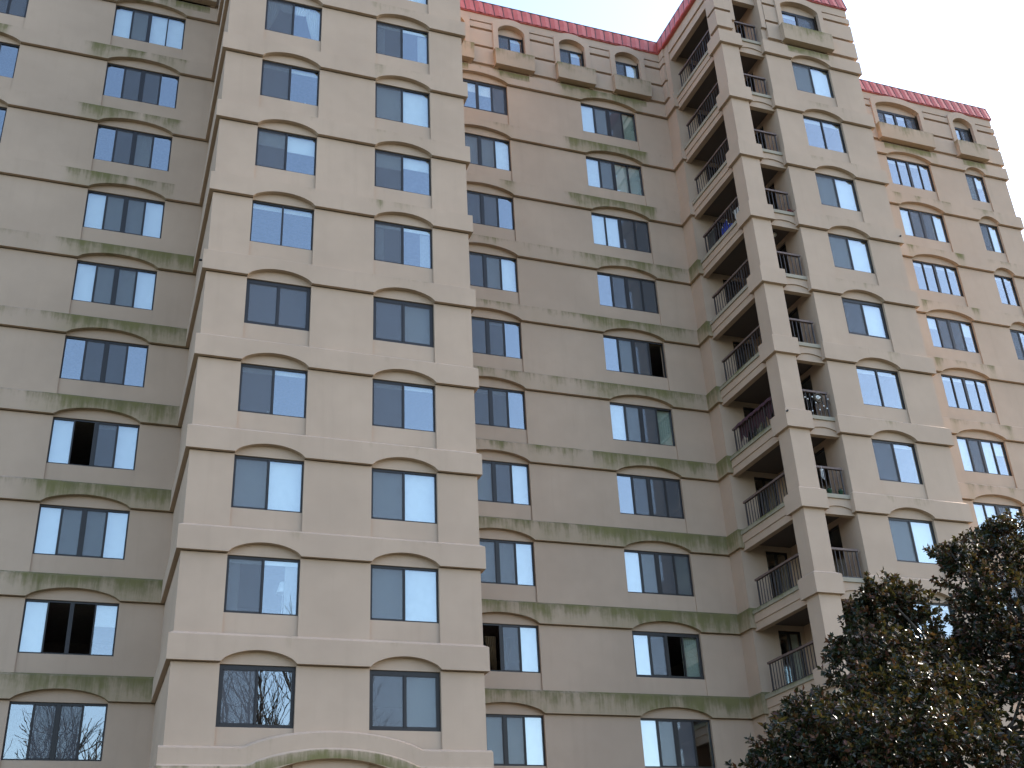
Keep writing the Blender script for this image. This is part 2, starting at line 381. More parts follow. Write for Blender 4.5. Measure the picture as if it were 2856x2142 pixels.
def planter(c, h_, y):
    z0, z1, d = 25.98, 26.80, .34; mb = MB(); t = .07; h_ += .02; ms = .42
    x0, x1, ya, yb = c - h_, c + h_, y - d, y - .06
    def ring_(xa, xb, yc, yd, z, mo, up_): return [mb.vert(xa, yc, z, mo, up_), mb.vert(xb, yc, z, mo, up_), mb.vert(xb, yd, z, mo, up_), mb.vert(xa, yd, z, mo, up_)]
    R_ = [ring_(x0, x1, ya, yb, z0, ms, 0), ring_(x0 - .02, x1 + .02, ya - .02, yb, z1 - .1, ms, .8), ring_(x0 - .02, x1 + .02, ya - .02, yb, z1, ms, 1.), ring_(x0 + t, x1 - t, ya + t, yb - t, z1, ms, .9), ring_(x0 + t, x1 - t, ya + t, yb - t, z1 - .12, 0, 0)]
    for p_, q_ in zip(R_, R_[1:]):
        for j in range(4): mb.f.append((p_[j], p_[(j + 1) % 4], q_[(j + 1) % 4], q_[j]))
    mb.f.append(tuple(reversed(R_[0]))); mb.f.append(tuple(R_[-1]))
    for xa in (x0 + .03, x1 - .19): mb.box(xa, xa + .16, yb - .02, y - .001, z0 - .04, z1 - .3)
    pl = mb.build('planter', 'stucco', bld)
    st = MB(); n_ = 16                       # rain-stained render under the planter
    for k in range(n_):
        xa, xb = x0 + .2 + (x1 - x0 - .4) * k / n_, x0 + .2 + (x1 - x0 - .4) * (k + 1) / n_
        st.quad((xa, y - P - .004, 25.52, .9, .2), (xb, y - P - .004, 25.52, .9, .2), (xb, y - P - .004, 25.825, .95, .9), (xa, y - P - .004, 25.825, .95, .9))
    st.build('stained_render', 'stucco', pl)
ZB = [(26.04, 26.91), (27.01, 27.87), (27.97, 28.29)]
def rust(path, z0, z1): course(path, z0, z1, (), 0, None, cham=.03, name='rusticated_band', mossy=False, deep=.0, prot=.115)
for z0, z1 in ZB:
    for s_ in ('W1', 'W2', 'B', 'W3'):
        x0, x1, y = SEC[s_]; e = [x0]
        for c, hi in PENT[s_]: e += [c - hi - .23, c + hi + .23]
        e.append(x1)
        if s_ == 'W1': e = sorted(e)
        for a, b_ in zip(e[::2], e[1::2]):
            if s_ == 'W1' and b_ == x1: rust([(a, y), (x1, y), (x1, 0), (XA1, 0), (XA1, YW - .1)], z0, z1)
            elif s_ == 'W2' and b_ == x1: rust([(a, y), (x1, y), (x1, YST + .3)], z0, z1)
            elif s_ == 'B' and a == x0: rust([(a + .22, y), (b_, y)], z0, z1)
            elif s_ == 'B' and b_ == x1: rust([(a, y), (x1, y), (x1, YC - .1)], z0, z1)
            elif s_ == 'W3' and a == x0: rust([(a + .1, y), (b_, y)], z0, z1)
            elif s_ == 'W3' and b_ == x1: rust([(a, y), (x1, y), (x1, 16)], z0, z1)
            else: rust([(a, y), (b_, y)], z0, z1)
    rust([(XS, YCOL - .17), (XS, 0), (XCOL - .17, 0)], z0, z1)
def eave_arches(seg, xs, lst): return [(seg, c - hi - .23 - xs, c + hi + .23 - xs) for c, hi in lst]
course([(XL, YW), (XA0, YW), (XA0, 0), (XA1, 0), (XA1, YW), (XS, YW), (XS, YST + .3)], 28.38, ZE, eave_arches(0, XL, PENT['W1']) + eave_arches(4, XA1, PENT['W2']), 0, None, .001, 'eave_band', P - .05, False, .37, 0.)
course([(XP + .22, 0), (XB1, 0), (XB1, YC), (XR, YC), (XR, 16)], 28.38, ZE, eave_arches(0, XP + .22, PENT['B']) + eave_arches(2, XB1, PENT['W3']), 0, None, .001, 'eave_band', P - .05, False, .37, 0.)
for s_ in PENT:
    for c, hi in PENT[s_]: surround(c, hi, SEC[s_][2]); planter(c + .04, hi + .24, SEC[s_][2])

# --- windows
def corrugated(mb, xa, xb, za, zb, y, k=9, amp=.025, pull=0.):
    """hanging cloth; pull > 0 gathers the foot to the right, < 0 to the left"""
    n_ = k * 4; m_ = 6; G = []
    for j in range(m_ + 1):
        t = j / m_; wd = xb - xa
        la = xa + wd * max(0, pull) * t ** 1.4; ra = xb - wd * max(0, -pull) * t ** 1.4
        G.append([mb.vert(la + (ra - la) * i / n_, y + amp * math.sin(i * 1.5708), za + (zb - za) * t) for i in range(n_ + 1)])
    for j in range(m_):
        for i in range(n_): mb.f.append((G[j][i], G[j][i + 1], G[j + 1][i + 1], G[j + 1][i]))
def window(xl, xr, zt, zb, y, codes, thick=False, extra=None):
    """frame (the part) with its panes, screens, blinds and drapes as sub-parts; codes run left to right, one per pane"""
    n_ = len(codes); mb = MB(); t = .085 if thick else .042; y0 = y + .045; y1 = y0 + .07
    mb.box(xl, xr, y0, y1, zt - (.11 if thick else .055), zt); mb.box(xl, xr, y0, y1, zb, zb + t); zi0, zi1 = zb + t, zt - (.11 if thick else .055)
    mb.box(xl, xl + t, y0, y1, zi0, zi1); mb.box(xr - t, xr, y0, y1, zi0, zi1)
    bars = [.05] if n_ == 2 else [.045, .11, .045]; W_ = xr - xl - 2 * t; cuts = []
    cells = []; pos = xl + t; pw = (W_ - sum(bars)) / n_
    for i in range(n_):
        cells.append((pos, pos + pw)); pos += pw
        if i < n_ - 1:
            mb.box(pos, pos + bars[i], y0 - .008, y1, zi0, zi1); pos += bars[i]
    fo = mb.build('window', 'frame', bld)
    for (a, b_), c in zip(cells, codes):
        low = c.lower()
        if c not in 'o': slab('pane', 'glass', fo, a, b_, y0 + .034, y0 + .040, zi0, zi1)
        if c in 'skKHCG':
            slab('insect_screen', 'screen', fo, a + .012, b_ - .012, y0 + .010, y0 + .012, zi0 + .01, zi1 - .01)
            s2 = MB(); e_ = .022
            for q in ((a, b_, zi0, zi0 + e_), (a, b_, zi1 - e_, zi1), (a, a + e_, zi0, zi1), (b_ - e_, b_, zi0, zi1)): s2.box(q[0], q[1], y0 + .002, y0 + .016, q[2], q[3])
            s2.build('screen_frame', 'frame', fo)
        hgt = zi1 - zi0; yb = y0 + .13
        j = rnd.uniform(-.02, .02)
        if low in 'ws' : slab('blind', 'blind', fo, a - .015, b_ + .015, yb, yb + .01, zi0 - .02, zi1 + .02)
        if low == 'g': slab('drape', 'dull', fo, a - .015, b_ + .015, yb, yb + .01, zi0 - .02, zi1 + .02)
        if low == 'h': slab('blind', 'blind', fo, a - .015, b_ + .015, yb, yb + .01, zi1 - hgt * (.36 + j * 4), zi1 + .02)
        if c in 'bK':
            slab('blind', 'blind', fo, a - .015, b_ + .015, yb, yb + .03, zi1 - .07 + j, zi1 + .02)
            slab('blind', 'blind', fo, a - .015, b_ + .015, yb, yb + .006, zi1 - .11 + j, zi1 - .078 + j)
        if low == 'v':
            s3 = MB(); k = int((b_ - a) / .085)
            for q in range(k + 1):
                xq = a + (b_ - a) * q / k; s3.quad((xq - .045, yb + .02, zi0), (xq + .04, yb - .015, zi0), (xq + .04, yb - .015, zi1), (xq - .045, yb + .02, zi1))
            s3.build('vertical_blind', 'blind', fo)
        if low == 'c':
            s3 = MB(); left = c == 'C'
            if extra == 'swag':
                (corrugated(s3, a, a + .55 * (b_ - a), zi1, zi0 + .05, yb, 6, .03, -.85) if left else corrugated(s3, a + .42 * (b_ - a), b_, zi1, zi0, yb, 6, .03, .6))
                q = MB(); corrugated(q, a + .35 * (b_ - a) if left else a, b_ if left else a + .6 * (b_ - a), zi1, zi1 - .36, yb - .03, 5, .03, .45 if left else -.3); q.build('valance', 'curtain', fo)
            else:
                (corrugated(s3, a, a + .36 * (b_ - a), zi1 - .1, zi0, yb) if left else corrugated(s3, b_ - .36 * (b_ - a), b_, zi1 - .1, zi0, yb))
                slab('blind', 'blind', fo, a, b_, yb - .06, yb - .05, zi1 - .12, zi1)
            s3.build('curtain', 'curtain', fo)
    return fo
CODE = {
 ('A', 0): ['kB', 'Cc', 'sw', 'Kb', 'kk', 'bb', 'Hh', 'Kb', 'Cc', 'bb'],
 ('A', 1): ['ks', 'Vv', 'sw', 'Kb', 'ks', 'Cc', 'Hh', 'sw', 'Cc', 'ww'],
 ('W1', 0): ['wskw', 'wskw', 'wskw', 'wskw', 'wskw', 'wskw', 'wskw', 'kkkB', 'kkkB', 'kkkk'],
 ('W1', 1): ['BkkB', 'wooh', 'wssw', 'woKw', 'BkkB', 'wssw', 'wssw', 'BksB', 'BkkB', 'wsww'],
 ('W2', 0): ['wssw', 'ookw', 'wssw', 'wskw', 'HKKB', 'skKB', 'kksw', 'skkB', 'sssw', 'ohhk'],
 ('W2', 1): ['wskB', 'wkog', 'wskG', 'Bkkk', 'wskg', 'Bsko', 'Bkkk', 'wwkk', 'wsww', 'wskg'],
 ('B', 0): ['sw', 'bb', 'sw', 'kb', 'bb', 'kw', 'sw', 'sw', 'bb', 'sw'],
 ('W3', 0): ['bbbb', 'wskw', 'wskb', 'wwkw', 'wkwh', 'bbbb', 'hkkh', 'bbbb', 'wkkw', 'bbbb'],
 ('W3', 1): ['sw', 'bb', 'kw', 'bw', 'bb', 'kw', 'kb', 'bb', 'kw', 'sh']}
THICK = {('A', 0, 0), ('A', 1, 0), ('A', 0, 4), ('A', 1, 4), ('W2', 1, 1), ('W2', 0, 9), ('B', 0, 5)}
WIN = {}
for (s_, ci), rows in CODE.items():
    a, b_ = COLS[s_][ci]; y = SEC[s_][2] + REC
    for r, cd_ in enumerate(rows):
        WIN[s_, ci, r] = window(a + .004, b_ - .004, r * H - .034, r * H - HW + .004, y, 'sv' if cd_ == 'Vv' else cd_, (s_, ci, r) in THICK, 'swag' if (s_, ci, r) == ('A', 0, 8) else None)
PC = {'W1': ['kb', 'kb', 'kb'], 'W2': ['kb', 'kb', 'kb', 'kw'], 'B': ['bk'], 'W3': ['kbbk', 'bk']}
for s_ in PENT:
    for (c, hi), cd_ in zip(PENT[s_], PC[s_]): window(c - hi + .004, c + hi - .004, 28.015, 26.455, SEC[s_][2] + .05, cd_, s_ in ('B', 'W3'))
# gold drapes behind the open sash of the middle wall's left column
for xa, xb, pl in ((8.05, 8.42, .7), (8.60, 9.0, -.7)):
    q = MB(); corrugated(q, xa, xb, 1 * H - .38, 1 * H - HW + .05, YW + .30, 6, .02, pl); q.build('curtain', 'goldcurtain', WIN['W2', 0, 1])

# --- storey slabs and party walls inside
for s_, (x0, x1, y) in SEC.items():
    for r in range(-1, 10):
        slab('floor_slab', 'interior', bld, x0 + .31, x1 - .31 if s_ not in ('W1', 'W2') else x1 - .01, y + .33, y + 5.2, r * H + .16, r * H + .5)
    slab('partition', 'interior', bld, x0 + .31, x1 - .31, y + 5.2, y + 5.35, -GZ, ZE)
    for k in range(1, 4):
        xm = x0 + (x1 - x0) * k / 4
        if all(not (a - .3 < xm < b_ + .3) for a, b_ in COLS[s_]): slab('partition', 'interior', bld, xm - .08, xm + .08, y + .33, y + 5.2, -GZ, ZE)

# --- corner balconies
mb = MB(); mb.box(XS, XCOL, 0, YCOL, -GZ, ZE + .1); mb.build('corner_column', 'stucco', bld)
mb = MB(); zs = [-GZ]                                        # back wall with the door openings, and the side wall
DX0, DX1, DY0, DY1 = 18.09, 18.97, 1.05, 2.95
mb.box(XS, DX0, YST, YW + .3, -GZ, ZE + .1); mb.box(DX1, XP + .2, YST, YW + .3, -GZ, ZE + .1)
for r in range(0, 11): mb.box(DX0, DX1, YST, YW + .3, (r * H if r < 10 else 28.0), min(r * H + .62, ZE + .1) if r < 10 else ZE + .1)
mb.box(DX0, DX1, YST, YW + .3, -GZ, -H + .62)
mb.build('wall', 'stucco', bld)
mb = MB(); mb.box(XP, XP + .3, .321, DY0, -GZ, ZE + .1); mb.box(XP, XP + .3, DY1, YST, -GZ, ZE + .1)
for r in range(0, 11): mb.box(XP, XP + .3, DY0, DY1, r * H, min(r * H + .62, ZE + .1))
mb.box(XP, XP + .3, DY0, DY1, -GZ, -H + .62)
mb.build('wall', 'stucco', bld)
for r in range(-1, 10):
    z = r * H
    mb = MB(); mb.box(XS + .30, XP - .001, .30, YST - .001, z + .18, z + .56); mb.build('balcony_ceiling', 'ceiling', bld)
    ms = .55 if r <= 4 else .12
    e = MB()                                                 # projecting slab edge on both open sides
    e.box(XS + .02, XS + .36, YCOL - .0, YST - .001, z + .45, z + .59, ms); e.box(XCOL, XP - .001, .02, .36, z + .45, z + .585, .02)
    e.build('slab_edge', 'concrete', bld)
    b2 = MB()                                                # side beam: upper fascia proud of the lower, front lintel with its flat arch
    b2.box(XS + .065, XS + .31, YCOL, YST - .001, z + .17, z + .45, .15 if r <= 4 else 0); b2.box(XS + .10, XS + .31, YCOL, YST - .001, z - .09, z + .17)
    b2.build('balcony_beam', 'stucco', bld)
    mb = MB(); mb.box(XCOL, XP - .001, .115, .31, z - .09, z + .45); mb.build('balcony_lintel', 'stucco', bld)
    f = MB(); prev = None
    for k in range(25):
        x = XCOL + (XP - .001 - XCOL) * k / 24; dz = arc(k / 24, .20)
        cur = [f.vert(x, .114, z + .0 + dz), f.vert(x, .07, z + .0 + dz), f.vert(x, .07, z + .45), f.vert(x, .114, z + .45)]
        if prev:
            for q in range(3): f.f.append((prev[q], cur[q], cur[q + 1], prev[q + 1]))
        prev = cur
    f.build('lintel_arch', 'stucco', bld)
    # doors
    zf = z + .59
    def door(x0, x1, y0, y1, along):
        d = MB(); t = .06; zh = z + H - .005
        L0, L1 = (x0, x1) if along == 'x' else (y0, y1); mid = (L0 + L1) / 2
        for a, b_, c0, c1 in ((L0, L0 + t, zf, zh), (L1 - t, L1, zf, zh), (mid - .04, mid + .04, zf, zh), (L0, L1, zh - .07, zh), (L0, L1, zf, zf + .07)):
            if along == 'x': d.box(a, b_, y0, y1, c0, c1)
            else: d.box(x0, x1, a, b_, c0, c1)
        do = d.build('balcony_door', 'frame', bld)
        for a, b_ in ((L0 + t, mid - .04), (mid + .04, L1 - t)):
            if along == 'x': slab('pane', 'glass', do, a, b_, y0 + .03, y0 + .036, zf + .07, zh - .07)
            else: slab('pane', 'glass', do, x0 + .03, x0 + .036, a, b_, zf + .07, zh - .07)
        if along == 'x' and r % 3 == 0: slab('blind', 'dull', do, mid, L1 - t, y1 + .05, y1 + .06, zf + .07, zh - .07)
    door(DX0, DX1, YST + .05, YST + .12, 'x'); door(XP + .05, XP + .12, DY0, DY1, 'y')
    # railings
    rl = MB(); xr_, yr_ = XS + .17, .19; zr = zf + 1.0
    rl.box(xr_ - .05, xr_ + .05, YCOL, YST - .38, zr - .07, zr); ro = rl.build('railing', 'rail', bld)
    rl = MB(); rl.box(XCOL, XP - .13, yr_ - .05, yr_ + .05, zr - .07, zr); r2 = rl.build('railing', 'rail', bld)
    slab('bottom_rail', 'baluster', ro, xr_ - .02, xr_ + .02, YCOL, YST - .38, zf + .05, zf + .08)
    slab('bottom_rail', 'baluster', r2, XCOL, XP - .13, yr_ - .02, yr_ + .02, zf + .05, zf + .08)
    k = 17
    for q in range(k):
        y = YST - .46 - (YST - .5 - YCOL) * q / (k - .5); wd = .022 if q in (0, 6, 12) else .011
        slab('baluster', 'baluster', ro, xr_ - wd, xr_ + wd, y - wd, y + wd, (zf if wd > .02 else zf + .08), zr - .07)
    for q in range(7):
        x = XCOL + .09 + (XP - XCOL - .28) * q / 6; wd = .022 if q == 6 else .011
        slab('baluster', 'baluster', r2, x - wd, x + wd, yr_ - wd, yr_ + wd, (zf if wd > .02 else zf + .08), zr - .07)
# roof beam over the top balcony
mb = MB(); mb.box(XS + .02, XS + .31, YCOL, YST - .001, 28.28, ZE + .1); mb.box(XS + .09, XS + .31, YCOL, YST - .001, 27.9, 28.28); mb.box(XCOL, XP + .2, .02, .31, 28.25, ZE + .1); mb.box(XCOL, XP, .09, .31, 27.9, 28.25); mb.build('balcony_beam', 'stucco', bld)
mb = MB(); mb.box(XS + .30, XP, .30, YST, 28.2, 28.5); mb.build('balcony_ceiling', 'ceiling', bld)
for xa, xb in ((XCOL - .16, XCOL + .004), (XP - .004, XP + .2)):
    mb = MB(); mb.box(xa, xb, -.10, .3, 26.55, ZE); mb.build('pilaster', 'stucco', bld)

# --- red metal mansard
mp = [(XL, YW), (XA0, YW), (XA0, 0), (XA1, 0), (XA1, YW), (XS, YW), (XS, 0), (XB1, 0), (XB1, YC), (XR, YC), (XR, 17), (XL, 17)]
def offs(path, d):
    o = []
    for i, p in enumerate(path):
        p = Vector(p); a = (p - Vector(path[i - 1])).normalized(); b_ = (Vector(path[(i + 1) % len(path)]) - p).normalized()
        na, nb = Vector((a.y, -a.x)), Vector((b_.y, -b_.x)); o.append(p + (na + nb) / (1 + na.dot(nb)) * d)
    return o
R0, R1, R2, R3 = offs(mp, .14), offs(mp, .05), offs(mp, .125), offs(mp, -.10); z0, z1 = ZE + .0, 29.50
rf = MB(); n_ = len(mp)
top = [rf.vert(p.x, p.y, z1 - .12) for p in R3]; rf.f.append(tuple(top))
soff = [rf.vert(p.x, p.y, z0 - .02) for p in R2]; low = [rf.vert(p.x, p.y, z0 - .02) for p in R3]; lip = [rf.vert(p.x, p.y, z0 + .02) for p in R2]; inn = [rf.vert(p.x, p.y, z0 + .02) for p in R3]
for i in range(n_):
    j = (i + 1) % n_
    rf.f += [(soff[i], low[i], low[j], soff[j]), (soff[i], soff[j], lip[j], lip[i]), (inn[i], inn[j], top[j], top[i]), (lip[i], lip[j], inn[j], inn[i])]
roof = rf.build('roof', 'roof', bld)
for i in range(n_):
    j = (i + 1) % n_
    a0, a1, b0, b1 = R0[i], R0[j], R1[i], R1[j]; L = (a1 - a0).length
    if i in (9, 10, 11): cnt = max(1, int(L / 1.6))
    else: cnt = max(1, round(L / .425))
    d = (a1 - a0).normalized(); nn = Vector((d.y, -d.x))
    for k in range(cnt):
        t0, t1 = k / cnt, (k + 1) / cnt; mb = MB(); st = 3; jj = rnd.uniform(-.006, .006)
        rows_ = []
        for q in range(st + 1):
            h_ = q / st
            l = (a0.lerp(a1, t0)).lerp(b0.lerp(b1, t0), h_); r_ = (a0.lerp(a1, t1)).lerp(b0.lerp(b1, t1), h_); mdl = (l + r_) / 2 + nn * (.03 + jj)
            zz = z0 + .021 + (z1 - z0 - .021) * h_
            rows_.append([mb.vert(l.x, l.y, zz), mb.vert(mdl.x, mdl.y, zz), mb.vert(r_.x, r_.y, zz)])
        for p_, q_ in zip(rows_, rows_[1:]):
            for c in (0, 1): mb.f.append((p_[c], p_[c + 1], q_[c + 1], q_[c]))
        l, r_ = b0.lerp(b1, t0), b0.lerp(b1, t1); tl, tr_ = R3[i].lerp(R3[j], t0), R3[i].lerp(R3[j], t1)
        i4 = [mb.vert(l.x, l.y, z1), mb.vert(r_.x, r_.y, z1), mb.vert(tr_.x, tr_.y, z1 - .02), mb.vert(tl.x, tl.y, z1 - .02)]; mb.f.append(tuple(i4))
        mb.build('roof_panel', 'roof', roof)
        # standing seam on the left edge of the panel, coloured dark for seam shadow
        s2 = MB(); w2 = .012; pr = .012
        bo, tp = a0.lerp(a1, t0), b0.lerp(b1, t0)
        c8 = [(bo - d * w2, z0 + .021), (bo + d * w2, z0 + .021), (tp + d * w2, z1 + .05), (tp - d * w2, z1 + .05)]
        lo = [s2.vert(p.x - nn.x * .01, p.y - nn.y * .01, z) for p, z in c8]; hi_ = [s2.vert(p.x + nn.x * pr, p.y + nn.y * pr, z) for p, z in c8]
        s2.f += [tuple(hi_)] + [(lo[q], lo[(q + 1) % 4], hi_[(q + 1) % 4], hi_[q]) for q in range(4)]
        s2.build('roof_seam', 'cap', roof)
    # dark capping along the top
    cp = MB(); e0, e1 = R1[i] + nn * .015 , R1[j] + nn * .015
    f0, f1 = R3[i], R3[j]
    i8 = [cp.vert(p.x, p.y, z) for z in (z1 + .001, z1 + .05) for p in (R1[i] + nn * .02, R1[j] + nn * .02, f1, f0)]
    for f in ((0, 3, 2, 1), (4, 5, 6, 7), (0, 1, 5, 4), (1, 2, 6, 5), (2, 3, 7, 6), (3, 0, 4, 7)): cp.f.append(tuple(i8[q] for q in f))
    cp.build('roof_capping', 'cap', roof)
# little overflow pipes
for x, y, z, dx, dy in ((XS - .06, -.10, 3 * H + .52, -.02, -.1), (XA0 - .09, .2, 4 * H + .45, -.12, 0), (XB1 + .0, -.09, 6 * H + .3, 0, -.08)):
    p_ = MB(); p_.tube([(x - dx, y - dy, z + .01), (x + dx, y + dy, z - .01)], .032, 10); p_.build('overflow_pipe', 'black', bld)

# ------------------------------------------------------------------ things on the balconies and behind the glass
def deck_chair(name, label, cx, cy, zf, ang, cloth, loc_group=None):
    """folding chair of metal tube with a cloth sling"""
    t = thing(name, label, 'chair'); ca, sa = math.cos(ang), math.sin(ang)
    def P_(x, y, z): return (cx + x * ca - y * sa, cy + x * sa + y * ca, zf + z)
    for sx in (-.24, .24):
        for pts in ([(sx, .22, 0), (sx, -.20, .46), (sx, -.22, .50)], [(sx, -.24, 0), (sx, .22, .46), (sx, .36, .92)]):
            m_ = MB(); m_.tube([P_(*p) for p in pts], .013, 8); m_.build('leg', 'white', t)
        m_ = MB(); m_.tube([P_(sx, -.24, .62), P_(sx, .28, .64)], .016, 8); m_.build('armrest', 'white', t)
    def cloth_(name, p0, p1):
        m_ = MB(); n_ = 8; G = []
        for j in range(n_ + 1):
            q = j / n_; y = p0[0] + (p1[0] - p0[0]) * q; z = p0[1] + (p1[1] - p0[1]) * q - .04 * math.sin(q * 3.14)
            G.append([[m_.vert(*P_(sx, y, z + o)) for sx in (-.235, 0, .235)] for o in (0, .012)])
        for A_, B_ in zip(G, G[1:]):
            for o in (0, 1):
                for c in (0, 1): m_.f.append((A_[o][c], A_[o][c + 1], B_[o][c + 1], B_[o][c]))
        return m_.build(name, cloth, t)
    cloth_('seat', (-.20, .46), (.20, .44)); cloth_('backrest', (.22, .47), (.36, .92))
    return t
z6 = 6 * H + .59; z3 = 3 * H + .59; z2 = 2 * H + .59; z5 = 5 * H + .59
XI = XS + .36
deck_chair('deck_chair', 'folding chair with a blue canvas sling on the side balcony with the dark panel', XI + .42, 2.35, z6 - .03, math.radians(80), 'blue')
deck_chair('deck_chair', 'white folding chair next to the blue canvas one, nearer the corner column', XI + .40, 1.45, z6 - .03, math.radians(95), 'white')
deck_chair('deck_chair', 'pale folding chair behind the railing hung with plum cloth', XI + .45, 1.5, z3 - .03, math.radians(100), 'grey')
# towel over the blue chair
t_ = MB(); k_ = 14; G = []
for i in range(k_ + 1):
    q = i / k_; x = XI + .10; y = 2.75 - .85 * q
    G.append([t_.vert(x + .03 * math.sin(i * 1.9), y, z6 - .03 + .86 - .25 * q + .03 * math.sin(i * 1.3)), t_.vert(x + .05 * math.sin(i * 1.7 + 1) - .02, y + .05, z6 + .42 - .12 * q), t_.vert(x + .05 * math.sin(i * 1.5 + 2), y + .12, z6 + .06 + .03 * math.sin(i * 2.2))])
for A_, B_ in zip(G, G[1:]):
    for c in (0, 1): t_.f.append((A_[c], B_[c], B_[c + 1], A_[c + 1]))
tw = t_.build('beach_towel', 'blue', None, True); tw.modifiers.new('thickness', 'SOLIDIFY').thickness = .015
tag(tw, 'bright blue towel hanging inside the side balcony railing', 'towel')
# dark screen panel
pn = thing('privacy_panel', 'dark grey mesh panel standing at the inner end of a side balcony railing', 'panel')
b_ = MB(); b_.box(XI - .06, XI - .045, 2.95, 3.52, z6 + .02, z6 + 1.02); b_.build('mesh_sheet', 'grey', pn)
for q in ((2.93, 2.96, 0, 1.05), (3.51, 3.54, 0, 1.05)):
    b_ = MB(); b_.box(XI - .07, XI - .035, q[0], q[1], z6 - .03 + q[2], z6 + q[3]); b_.build('post', 'baluster', pn)
# plum cloth along the rail, two floors up from the tree
c_ = MB(); n_ = 60; G = []
for i in range(n_ + 1):
    y = 3.3 - 2.45 * i / n_; sw = .05 * abs(math.sin(i * .33)); G.append([c_.vert(XS + .235, y, z3 + .55 - .2 * abs(math.sin(i * .33 + 1.2))), c_.vert(XS + .235, y, z3 + 1.0 + sw * .5), c_.vert(XS + .17, y, z3 + 1.012 + sw), c_.vert(XS + .105, y, z3 + .985 + sw * .5), c_.vert(XS + .105 + .01 * math.sin(i), y, z3 + .86 + sw)])
for A_, B_ in zip(G, G[1:]):
    for c in range(4): c_.f.append((A_[c], B_[c], B_[c + 1], A_[c + 1]))
tag(c_.build('rail_drape', 'purple', None, True), 'dark plum cloth wound along a side balcony railing', 'drape')
# string of bulbs with a wreath on the front railing
gl_ = thing('light_garland', 'string of small white bulbs with a white rosette wound through a front balcony railing', 'garland')
pts = [(XCOL + .12 + 1.0 * t / 40, .13 + .01 * math.sin(t * 2.), z3 + .50 + .36 * math.sin(t * .55) * (1 - t / 90)) for t in range(41)]
b_ = MB(); b_.tube(pts, .006, 5); b_.build('wire', 'black', gl_)
for i in range(1, 41, 4):
    x, y, z = pts[i]; b_ = MB(); b_.lathe(x, y - .02, [(.001, z - .03), (.018, z - .02), (.024, z), (.018, z + .02), (.001, z + .03)], 8); b_.build('bulb', 'white', gl_)
b_ = MB(); b_.tube([(18.56 + .16 * math.cos(a), .12, z3 + .72 + .16 * math.sin(a)) for a in [6.2832 * i / 24 for i in range(25)]], .035, 7); b_.build('wreath_ring', 'wreath', gl_)
b_ = MB()
for i in range(9):
    a = 6.2832 * i / 9; b_.lathe(18.52 + .05 * math.cos(a), .08, [(.001, z3 + .72 + .05 * math.sin(a) - .035), (.035, z3 + .72 + .05 * math.sin(a)), (.001, z3 + .72 + .05 * math.sin(a) + .035)], 7)
b_.build('rosette', 'white', gl_)
# green pots on the ledge, wind chime, trailing red plant, ceiling lamp
for x, lb in ((18.30, 'small green glazed pot on a front balcony ledge, below the white wind chime'), (18.72, 'small green glazed pot on a front balcony ledge, nearer the window pier')):
    p_ = thing('flower_pot', lb, 'pot', 'green pots on the balcony ledge'); b_ = MB(); zz = z2 - .004
    b_.lathe(x, .10, [(.001, zz), (.055, zz), (.075, zz + .14), (.085, zz + .145), (.085, zz + .17), (.07, zz + .17), (.065, zz + .13), (.001, zz + .13)], 16); b_.build('pot', 'darkgreen', p_, True)
    b_ = MB()
    for i in range(14):
        a = i * 2.4; b_.quad((x, .10, zz + .13), (x + .05 * math.cos(a), .10 + .05 * math.sin(a), zz + .2), (x + .07 * math.cos(a + .2), .10 + .07 * math.sin(a + .2), zz + .22 + .05 * math.sin(i)), (x + .05 * math.cos(a + .5), .10 + .05 * math.sin(a + .5), zz + .2))
    b_.build('foliage', 'leaf', p_)
wc = thing('wind_chime', 'white wind chime hanging from a front balcony railing beside the column', 'wind chime')
b_ = MB(); b_.tube([(18.16, .12, z2 + .99), (18.16, .12, z2 + .86)], .004, 5); b_.build('cord', 'white', wc)
b_ = MB(); b_.lathe(18.16, .12, [(.001, z2 + .87), (.05, z2 + .86), (.05, z2 + .84), (.001, z2 + .84)], 12); b_.build('top_disc', 'white', wc)
for i in range(5):
    a = i * 1.2566; b_ = MB(); b_.tube([(18.16 + .035 * math.cos(a), .12 + .035 * math.sin(a), z2 + .84), (18.16 + .035 * math.cos(a), .12 + .035 * math.sin(a), z2 + .5 + .05 * i)], .008, 6); b_.build('tube', 'white', wc)
rp = thing('trailing_plant', 'red trailing plant lying on a front balcony ledge near the top', 'plant'); b_ = MB()
for i in range(90):
    x = 18.72 + .38 * rnd.random(); y = .0 + .14 * rnd.random(); z = z6 + .01 + .10 * rnd.random() * (1 - abs(x - 18.92) * 2); a = rnd.uniform(0, 6.28); s_ = .035
    b_.quad((x, y, z), (x + s_ * math.cos(a), y + s_ * math.sin(a), z + .02), (x + s_ * 1.6 * math.cos(a + .4), y + s_ * 1.6 * math.sin(a + .4), z + .01), (x + s_ * math.cos(a + .8), y + s_ * math.sin(a + .8), z - .005))
b_.build('petals', 'red', rp); b_ = MB(); b_.tube([(18.7, .05, z6 + .0), (18.9, .08, z6 + .03), (19.08, .04, z6 + .01)], .006, 5); b_.build('stem', 'wreath', rp)
cl = thing('ceiling_lamp', 'round white lamp on the ceiling of a front balcony', 'lamp'); b_ = MB(); zc = 6 * H + .18
b_.lathe(18.55, .85, [(.06, zc), (.065, zc - .04), (.001, zc - .04)], 16); b_.build('mount', 'cap', cl)
b_ = MB(); b_.lathe(18.55, .85, [(.06, zc - .04), (.095, zc - .09), (.085, zc - .15), (.04, zc - .19), (.001, zc - .195)], 18); b_.build('globe', 'white', cl, True)
fl = thing('floor_lamp', 'floor lamp with a white cone shade behind the second lowest left bay window', 'lamp'); lx, ly = .985, .42
zfl = .5
